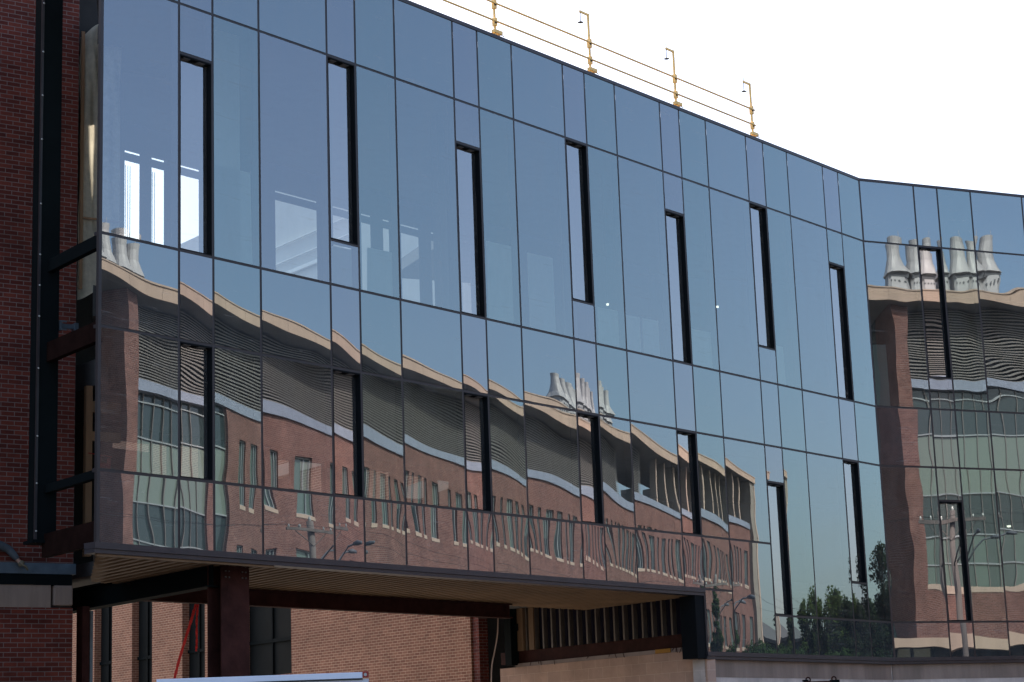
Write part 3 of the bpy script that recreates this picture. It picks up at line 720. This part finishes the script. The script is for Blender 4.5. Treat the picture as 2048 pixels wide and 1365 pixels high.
bx, by, bz = PX, PY, 3.52
sh = Vector((-7.50, 27.86, 5.02)); el = Vector((-7.27, 27.98, 4.84)); wr = Vector((-7.13, 28.04, 4.66)); hd = Vector((-7.07, 28.05, 4.60))
V = [(bx, by, bz+.95, .15), (bx+.03, by+.05, bz+1.2, .15), (bx+.08, by+.12, bz+1.4, .16), (bx+.1, by+.14, bz+1.55, .06), (bx+.12, by+.16, bz+1.66, .09), (bx+.12, by+.16, bz+1.76, .085),
     (bx+.24, by+.30, bz+1.45, .075), (el.x, el.y, el.z, .045), (wr.x, wr.y, wr.z, .03), (hd.x, hd.y, hd.z, .035),
     (bx-.06, by-.05, bz+1.42, .075), (bx-.05, by-.2, bz+1.15, .045), (bx+.1, by-.12, bz+1.0, .03), (bx+.16, by-.06, bz+.98, .03),
     (bx+.06, by+.09, bz+.88, .10), (bx+.08, by+.1, bz+.48, .06), (bx+.06, by+.1, bz+.08, .045), (bx+.18, by+.12, bz+.04, .04),
     (bx-.04, by-.09, bz+.88, .10), (bx-.02, by-.1, bz+.48, .06), (bx-.05, by-.12, bz+.08, .045), (bx+.07, by-.12, bz+.04, .04)]
Ed = [(0, 1), (1, 2), (2, 3), (3, 4), (4, 5), (2, 6), (6, 7), (7, 8), (8, 9), (2, 10), (10, 11), (11, 12), (12, 13), (0, 14), (14, 15), (15, 16), (16, 17), (0, 18), (18, 19), (19, 20), (20, 21)]
skin_obj('body', V, Ed, 'skin', PE)
skin_obj('vest', [(bx, by, bz+.93, .18), (bx+.03, by+.05, bz+1.2, .18), (bx+.08, by+.12, bz+1.40, .185), (bx+.09, by+.13, bz+1.48, .13), (bx+.19, by+.24, bz+1.46, .11), (bx-.02, by+.0, bz+1.44, .11)], [(0, 1), (1, 2), (2, 3), (2, 4), (2, 5)], 'vest_red', PE)
mid = (sh+el)/2
skin_obj('sleeve', [(bx+.22, by+.28, bz+1.45, .085), (el.x, el.y, el.z, .062), ((el.x+wr.x)/2, (el.y+wr.y)/2, (el.z+wr.z)/2, .055), (wr.x-.01, wr.y, wr.z+.02, .045)], [(0, 1), (1, 2), (2, 3)], 'sleeve_grey', PE)
skin_obj('sleeve', [(bx-.05, by-.03, bz+1.42, .085), (bx-.05, by-.2, bz+1.15, .06), (bx+.08, by-.13, bz+1.02, .045)], [(0, 1), (1, 2)], 'sleeve_grey', PE)
skin_obj('trousers', [(bx, by, bz+.96, .155), (bx+.06, by+.09, bz+.86, .115), (bx+.08, by+.1, bz+.48, .08), (bx+.06, by+.1, bz+.14, .065), (bx-.04, by-.09, bz+.86, .115), (bx-.02, by-.1, bz+.48, .08), (bx-.05, by-.12, bz+.14, .065)], [(0, 1), (1, 2), (2, 3), (0, 4), (4, 5), (5, 6)], 'trousers', PE)
# gloved hand: palm, four unequal bent fingers over the ledge, thumb from the side
gv = [(wr.x, wr.y, wr.z, .048), (wr.x+.03, wr.y+.005, wr.z-.03, .056), (hd.x, hd.y, hd.z, .052)]; ge = [(0, 1), (1, 2)]
gl = skin_obj('glove', gv, ge, 'glove_tan', PE, 1)
dirx = Vector((.83, .55, 0))
for k, (off, ln) in enumerate(((-.03, .070), (-.01, .080), (.010, .076), (.030, .060))):
    p0 = hd+Vector((.01, -.02, 0))*1+Vector((.5*off, -.8*off, .0)); d = Vector((.70, .30, -.55)).normalized()
    p1 = p0+d*ln*.5; p2 = p1+Vector((.6, .2, -.75)).normalized()*ln*.4; p3 = p2+Vector((.3, .1, -.9)).normalized()*ln*.3
    b = MB(); b.tube([p0, p1, p2, p3], [.013, .012, .011, .008], 8); b.build('finger', 'glove_tan', gl, smooth=True)
p0 = wr+Vector((.03, -.03, -.02)); b = MB(); b.tube([p0, p0+Vector((.035, -.03, -.03)), p0+Vector((.065, -.03, -.055))], [.015, .014, .010], 8); b.build('thumb', 'glove_tan', gl, smooth=True)
b = MB(); hc = Vector((bx+.12, by+.16, bz+1.72))
for k in range(8):
    pass
b.tube([hc+Vector((0, 0, z)) for z in (.03, .06, .10, .14, .165)], [.15, .125, .115, .08, .02], 16); b.build('hard_hat', 'helmet_white', PE, smooth=True)
hf = hc+Vector((.075, .06, -.03))
b = MB(); b.tube([hf, hf+Vector((.025, .02, -.02))], [.012, .01], 6); b.build('nose', 'skin', PE)

# ------------------------------------------------------------------ the campus building across the street (seen mirrored)
O_R = mdir*-2.253 + gdir*42.1
SB = thing('campus_building', 'long red brick building with louvred top floor and beige roof band, mirrored in glass', 'building', tuple(O_R), gang)
# local x = s-42.1 (away along the street), local y>0 towards the street
X0, XE = 5.7, 59.3
upw = [(48.9, .65), (50.1, .75), (52.6, 1.55), (55.9, .7), (57.2, .5), (58.4, 1.0), (59.9, .35), (60.9, .6), (61.9, .35), (62.95, .8), (64.85, .4), (65.9, .9), (67.2, .45), (68.5, .4), (69.6, 1.0), (71.1, .6), (72.35, .5), (73.6, 1.05), (75.1, .75), (76.6, .35), (77.4, .8), (79.1, .4), (80.2, .38), (81.2, .4), (82.0, .7), (83.15, .85), (84.4, .45), (85.3, 1.0), (86.9, .4), (88.0, .85), (89.4, .35), (90.1, .35), (91.0, 1.05), (92.4, .65), (94.0, .45), (95.1, .85), (96.5, .4), (97.2, .5), (98.1, .4), (99.4, 1.05)]
upw = [(s-42.1, ww) for s, ww in upw]
low = [(x+(.25 if i % 2 else -.2), ww) for i, (x, ww) in enumerate(upw) if x+ww < XE-.6]
b = MB()
def band(z0, z1, holes):
    cur = X0
    for x, ww in holes:
        if x > cur: b.box(cur, x, -.35, 0, z0, z1)
        cur = max(cur, x+ww)
    if cur < XE-.4: b.box(cur, XE-.4, -.35, 0, z0, z1)
ZU0, ZU1, ZL0, ZL1 = 10.97, 13.05, 7.3, 9.35
band(0, ZL0, []); band(ZL0, ZL1, low); band(ZL1, ZU0, []); band(ZU0, ZU1, upw); band(ZU1, 14.2, [])
b.build('wall', 'campus_brick', SB)
rs = random.Random(21)
for row, (z0, z1) in ((upw, (ZU0, ZU1)), (low, (ZL0, ZL1))):
    for x, ww in row:
        wm = rs.choice(('pane_pale', 'pane_green', 'pane_mid', 'pane_green')) if ww > .45 else 'pane_mid'
        b = MB()
        b.box(x+.002, x+.05, -.22, -.11, z0, z1).box(x+ww-.05, x+ww-.002, -.22, -.11, z0, z1).box(x+.05, x+ww-.05, -.22, -.11, z1-.05, z1).box(x+.05, x+ww-.05, -.22, -.11, z0, z0+.05)
        if ww > .6: b.box(x+ww*.62, x+ww*.62+.05, -.22, -.12, z0+.05, z1-.05)
        o = b.build('window', 'window_frame_mat', SB)
        MB().box(x+.05, x+ww-.05, -.25, -.2, z0+.05, z1-.05).build('pane', wm, o)
        if rs.random() < .4: MB().box(x+.05, x+ww-.05, -.198, -.19, z0+.05, z0+rs.uniform(.4, 1.2)).build('blind', 'pane_dark', o)
        MB().box(x-.04, x+ww+.04, -.1, .03, z0-.17, z0-.002).build('sill', 'sill_stone', o)
# glazed bay between the pier and the brick
BX0, BX1 = .85, 5.7
MB().box(BX0, X0+.0, -.35, 0, 5.36, 6.94).build('wall', 'campus_brick', SB)
MB().box(BX0, BX1, -.3, .03, 6.94, 7.13).build('bay_sill', 'sill_stone', SB)
bo = MB().box(BX0, BX1, -.30, -.25, 7.13, 14.2).build('glazed_bay', 'pane_dark', SB)
rs = random.Random(4); xs = [BX0, 1.6, 2.37, 3.13, 3.82, 4.6, BX1]
for i in range(len(xs)-1):
    MB().box(xs[i]+.02, xs[i+1]-.02, -.249, -.235, 10.47+rs.uniform(-.1, .1), 12.55).build('blind', 'pane_pale', bo)
    MB().box(xs[i]+.02, xs[i+1]-.02, -.249, -.235, 7.15, 9.03).build('blind', 'pane_mid' if i % 2 else 'pane_green', bo)
for x in xs: MB().box(x-.022, x+.022, -.249, -.17, 7.13, 14.2).build('bay_mullion', 'louver_metal', bo)
for z in (7.9, 9.0, 10.45, 12.6, 13.85): MB().box(BX0, BX1, -.233, -.17, z-.025, z+.025).build('bay_transom', 'window_frame_mat', bo)
# pier and its shaded return
MB().box(0, BX0, -4.2, .12, 4.9, 17.37).build('pier', 'campus_brick', SB)
MB().box(-.02, 0, -4.2, -2.9, 4.9, 17.37).build('end_glazing', 'pane_mid', SB)
MB().box(BX0, XE, -14, -.36, 0, 14.1).build('inner_block', 'interior_dark', SB)
MB().box(-8, 0, -14, -4.3, 0, 17.3).build('end_wing', 'terrace_panel', SB)
b = MB()
for z in (5.2, 8.6, 12.0): b.box(-8, -.2, -4.29, -4.24, z, z+2.4)
b.build('wing_glazing', 'pane_mid', SB)
# beige band over the ground floor glazing
MB().box(-6, X0-.02, -.3, .35, 4.90, 5.36).build('stone_band', 'fascia_beige', SB)
MB().box(-6, X0-.02, -.6, -.55, 0, 4.9).build('ground_glazing', 'pane_mid', SB)
b = MB(); x = -5.8
while x < X0: b.box(x, x+.1, -.548, -.42, 0, 4.89); x += .95
b.build('ground_mullion', 'mullion_paint', SB)
# ledge, louvres, roof
MB().box(BX0, XE-.4, -.62, .10, 14.2, 14.60).build('ledge', 'ledge_metal', SB)
LX1 = 42.5
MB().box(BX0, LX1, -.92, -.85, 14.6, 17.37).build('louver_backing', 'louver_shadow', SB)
b = MB(); z = 14.62
while z < 17.34:
    b.prism([(-.62, z), (-.62, z+.012), (-.72, z+.055), (-.72, z+.043)], (0, 1, 0), (0, 0, 1), (LX1-BX0, 0, 0), (BX0, 0, 0))
    b.box(BX0, LX1, -.62, -.605, z-.010, z+.035)
    z += .105
b.build('louver', 'louver_metal', SB)
ro = MB().box(-2.6, 60.35, -6.4, .5, 17.38, 17.68).build('roof', 'soffit_grey', SB)
b = MB(); x = -2.6
while x < 60.3:
    x2 = min(x+2.4, 60.37); b.box(x, x2-.015, .502, .56, 17.38, 17.84); x = x2
b.box(-2.66, -2.6, -6.4, .56, 17.38, 17.84).box(60.37, 60.43, -6.4, .56, 17.38, 17.84)
b.build('fascia', 'fascia_beige', ro)
b = MB(); b.box(-2.7, 60.47, .561, .60, 17.80, 17.855); b.build('drip_edge', 'sill_stone', ro)
# end wall frame and terrace piers
MB().box(XE-.4, XE+.75, -7.5, .35, 0, 17.37).build('end_wall', 'terrace_panel', SB)
MB().box(XE+.752, XE+1.05, -7.5, .40, 0, 17.37).build('end_trim', 'sill_stone', SB)
for x in (46.0, 48.4, 50.7, 53.0, 54.9, 56.6):
    MB().box(x, x+.24, -.9, -.2, 14.6, 17.37).build('terrace_pier', 'terrace_panel', SB)
    MB().box(x-.01, x+.25, -.198, -.12, 14.6, 17.37).build('lit_pier_face', 'sill_stone', SB)  # sunlit front put into a paler colour than the pier behind
MB().box(LX1, 53.5, -4.3, -4.0, 14.1, 15.75).build('terrace_wall', 'terrace_panel', SB)
MB().box(LX1, LX1+2.4, -2.4, -2.3, 14.1, 16.4).build('terrace_wall', 'fascia_beige', SB)
# exhaust stacks on the roof
def stack(x, y, s=1.0, zt=20.8, zb=17.69, rnd=None):
    b = MB(); h = .42*s*1.25
    b.prism([(-h*1.25, -h*1.25), (h*1.25, -h*1.25), (h*1.25, h*1.25), (-h*1.25, h*1.25)], (1, 0, 0), (0, 1, 0), (0, 0, .01), (x, y, zb))
    def ring(r_, z, sq):
        out = []
        for k in range(16):
            a = 2*PI*k/16+PI/16; cx, cy = math.cos(a), math.sin(a); m_ = max(abs(cx), abs(cy)); q = 1/m_*sq+(1-sq)*1.05
            out.append(b.bm.verts.new((x+r_*cx*q, y+r_*cy*q, z)))
        return out
    zs = zb+(zt-zb)*.52
    rr = [ring(h*1.28, zb+.01, 1), ring(h*1.02, zs, 1), ring(h*.98, zs+.12, 1), ring(h*1.25, zs+.14, 1), ring(h*1.02, zs+.45, .5), ring(h*.82, zs+.85*s, .1), ring(h*.74, zt-.25, 0), ring(h*.78, zt, 0), ring(h*.60, zt-.02, 0), ring(h*.5, zt-.5, 0)]
    for p, q in zip(rr, rr[1:]):
        for k in range(16): b.bm.faces.new((p[k], p[(k+1) % 16], q[(k+1) % 16], q[k]))
    b.bm.faces.new(rr[-1]); o = b.build('exhaust_stack', 'stack_metal', ro)
    for p in o.data.polygons: p.use_smooth = False
    b = MB(); b.box(x-h*.99, x+h*.99, y+h*.99, y+h*1.03, zs-.02, zs+.10)
    for k in range(4): b.tube([(x-h*.7+k*h*.45, y+h*1.03, zs-.2), (x-h*.7+k*h*.45, y+h*1.10, zs-.2)], .05, 6)
    b.build('access_ports', 'stack_dark', o)
    b = MB(); b.tube([(x+h*.6, y, zs), (x+h*.62, y, zt+.35)], .012, 5); b.build('lightning_rod', 'stack_metal', o)
for s_, yy, sc in ((44.05, -3.7, 1.0), (45.2, -3.7, .8), (46.5, -3.7, .95), (47.5, -3.7, .9), (44.95, -5.6, .85), (46.1, -5.6, .85)): stack(s_-42.1, yy, sc, 20.8)
for s_, yy, sc in ((83.5, -3.7, 1.25), (85.2, -3.7, .95), (86.5, -3.7, 1.1), (87.4, -3.9, .9), (88.2, -4.0, .9), (89.4, -3.9, .85)): stack(s_-42.1, yy, sc, 21.4)

# ------------------------------------------------------------------ utility poles with street lamps
UP = thing('utility_pole', 'wooden utility pole with crossarm nearest the glass, mirrored in both wings', 'utility pole', (27.8, 29.7, 0), R(71), 'utility poles along the street')
b = MB(); b.tube([(0, 0, 0), (.01, 0, 4), (0, 0, 8.75)], [.17, .15, .12], 12); b.build('pole', 'pole_wood', UP, smooth=True)
b = MB(); b.box(-1.0, 1.05, .12, .22, 8.38, 8.48); b.build('crossarm', 'pole_wood', UP)
b = MB(); b.tube([(-.6, .15, 8.36), (0, .12, 7.9), (.6, .15, 8.36)], .018, 6); b.build('brace', 'pole_wood', UP)
for x in (-.9, -.45, .5, .95):
    b = MB(); b.tube([(x, .17, 8.48), (x, .17, 8.53), (x, .17, 8.6)], [.03, .055, .03], 8); b.build('insulator', 'porcelain', UP)
b = MB(); b.tube([(0, 0, 8.75), (0, 0, 8.82), (0, 0, 8.9)], [.05, .06, .03], 8); b.build('insulator', 'porcelain', UP)
for sg in (1,):
    b = MB(); b.tube([(.1, 0, 7.1), (.4, -.05, 7.5), (.8, -.1, 7.78), (1.2, -.15, 7.85)], .03, 8); o = b.build('lamp_arm', 'lamp_metal', UP, smooth=True)
    b = MB(); b.tube([(1.15, -.15, 7.85), (1.4, -.17, 7.87), (1.7, -.2, 7.85)], [.05, .08, .05], 10); b.build('lamp_head', 'lamp_metal', o, smooth=True)
b = MB(); b.tube([(-.0, .1, 7.0), (.3, .5, 7.5), (.6, 1.0, 7.85), (.8, 1.4, 7.9)], .03, 8); o = b.build('lamp_arm', 'lamp_metal', UP, smooth=True)
b = MB(); b.tube([(.78, 1.36, 7.9), (.9, 1.6, 7.92), (1.0, 1.85, 7.9)], [.05, .08, .05], 10); b.build('lamp_head', 'lamp_metal', o, smooth=True)
for (x, y, lab) in ((49.8, 48.3, 'second utility pole along the street, smaller in the mirror'), (72.0, 66.0, 'third utility pole, farthest along the street')):
    c_ = copy_tree(UP); c_.location = (x, y, 0); c_['label'] = lab
# overhead wires
b = MB()
for x in (-.9, .95):
    ca, sa = math.cos(R(71)), math.sin(R(71))
    P = [Vector((27.8+ca*x-sa*.17, 29.7+sa*x+ca*.17, 8.6)), Vector((49.8+ca*x-sa*.17, 48.3+sa*x+ca*.17, 8.6)), Vector((72.0+ca*x-sa*.17, 66+sa*x+ca*.17, 8.6))]
    back = P[0]-(P[1]-P[0]); P = [back]+P
    for p, q in zip(P, P[1:]):
        b.tube([p.lerp(q, t/12)-Vector((0, 0, 1.1*4*(t/12)*(1-t/12)*.6)) for t in range(13)], .006, 4)
o = b.build('overhead_wires', 'black_line'); tag(o, 'thin black overhead wires strung between the street poles', 'wires')

# ------------------------------------------------------------------ trees
def tree(x, y, h, rad, mat, label, seed, n=3200, leaf=.16, cols=1, zlow=.25, group='trees along the street'):
    t = thing('tree', label, 'tree', (x, y, 0), 0, group); rs = random.Random(seed)
    b = MB(); b.tube([(0, 0, 0), (.05, .03, h*.35), (0, .08, h*.7), (.05, 0, h*.92)], [h*.028, h*.02, h*.011, h*.003], 8)
    blobs = []
    for k in range(64):
        f = rs.random(); z = h*(zlow+(1-zlow)*f*.97)
        prof = (math.sin(PI*min(1, .22+.78*(1-f)))**.6)*(1-.62*f) if cols else 1
        rr = rad*prof*rs.uniform(.75, 1.15)
        a = rs.uniform(0, 6.28); q = rs.uniform(.1, .85)*rr; c = Vector((q*math.cos(a), q*math.sin(a), z))
        br = rad*rs.uniform(.20, .42)*(.35+.65*prof); blobs.append((c, br))
        if k < 18: b.tube([(0, 0, z*.8), c*.6+Vector((0, 0, z*.38)), c], [h*.004, h*.003, h*.001], 5)
    for q in (.93, .965, .99): blobs.append((Vector((rs.uniform(-.1, .1), rs.uniform(-.1, .1), h*q)), rad*.13))
    b.build('trunk', 'bark', t)
    bm = bmesh.new()
    wts = [br*br+.02 for c, br in blobs]
    for c, br in rs.choices(blobs, weights=wts, k=int(n*3.2)):
        d = Vector((rs.gauss(0, 1), rs.gauss(0, 1), rs.gauss(0, .9))); d.normalize(); p = c+d*br*rs.random()**.45
        u = Vector((rs.gauss(0, 1), rs.gauss(0, 1), rs.gauss(0, 1))).normalized(); v = u.orthogonal().normalized(); s = leaf*rs.uniform(.35, .95)
        bm.faces.new([bm.verts.new(p+u*s), bm.verts.new(p+v*s*.6), bm.verts.new(p-u*s), bm.verts.new(p-v*s*.6)])
    me = bpy.data.meshes.new('crown'); bm.to_mesh(me); bm.free(); me.materials.append(MATS[mat])
    o = bpy.data.objects.new('crown', me); COL.objects.link(o); o.parent = t
tree(70.2, 64.2, 12.0, 3.4, 'leaf_dark', 'tall dark columnar tree with a ragged top, tallest in the mirrored street', 1, 4200, .17)
tree(69.9, 62.1, 9.2, 3.0, 'leaf_dark', 'dark tree just left of the tallest one', 2, 3000, .17)
tree(76.2, 63.4, 10.2, 3.6, 'leaf_green', 'light green pointed tree behind the dark trees', 3, 3600, .2)
tree(76.3, 61.6, 9.7, 2.2, 'leaf_green', 'slim light green tree beside the end of the campus building', 4, 2200, .18)
tree(79.0, 68.0, 9.8, 5.1, 'leaf_green', 'broad light green tree farthest down the street', 5, 4200, .22)
tree(46.3, 47.3, 8.0, 1.1, 'leaf_mid', 'mid green tree in front of the campus wall, nearest of the row', 6, 2600, .13)
tree(60.8, 53.2, 6.3, 3.4, 'leaf_mid', 'low bushy tree at the foot of the campus wall, left one', 7, 3200, .16, zlow=.05)
tree(64.6, 55.3, 6.6, 3.6, 'leaf_mid', 'low bushy tree at the foot of the campus wall, middle one', 8, 3200, .16, zlow=.05)
tree(68.6, 58.0, 6.5, 3.6, 'leaf_mid', 'low bushy tree at the foot of the campus wall, right one', 9, 3200, .16, zlow=.05)
tree(78.0, 65.5, 9.3, 4.8, 'leaf_green', 'rounded green tree filling the gap right of the pointed one', 11, 3600, .2, zlow=.1)
tree(66.5, 59.5, 6.0, 4.5, 'leaf_mid', 'wide low bush under the dark trees', 12, 3600, .18, zlow=.03)
tree(69.0, 64.8, 6.5, 4.8, 'leaf_dark', 'wide dark bush at the foot of the tallest tree', 13, 3600, .18, zlow=.03)
# low buildings closing the street
FB = thing('warehouse', 'low dark grey warehouse closing the street beyond the trees', 'building', (92, 72, 0), gang)
MB().box(-3, 20, -12, 14, 0, 8.4).build('wall', 'far_wall', FB); MB().box(-3.2, 20.2, -12.2, 14.2, 8.4, 8.6).build('roof', 'interior_grey', FB)
b = MB(); [b.box(-3.06, -3.0, y, y+2.2, 1.5, 4) for y in (-9, -4, 1, 6, 10)]; b.build('window', 'pane_mid', FB)
FR = thing('brick_house', 'small far red brick house with gabled roof beyond the warehouse', 'building', (113, 76, 0), gang)
MB().box(-3, 8, -14, -2, 0, 9).build('wall', 'far_brick', FR)
b = MB(); b.prism([(-14.5, 9), (-1.5, 9), (-8, 12)], (0, 1, 0), (0, 0, 1), (12, 0, 0), (-3.5, 0, 0)); b.build('roof', 'interior_grey', FR)
b = MB(); [b.box(-3.05, -3.0, y, y+1.2, 5.5, 7.3) for y in (-12, -9, -6)]; b.build('window', 'pane_mid', FR)
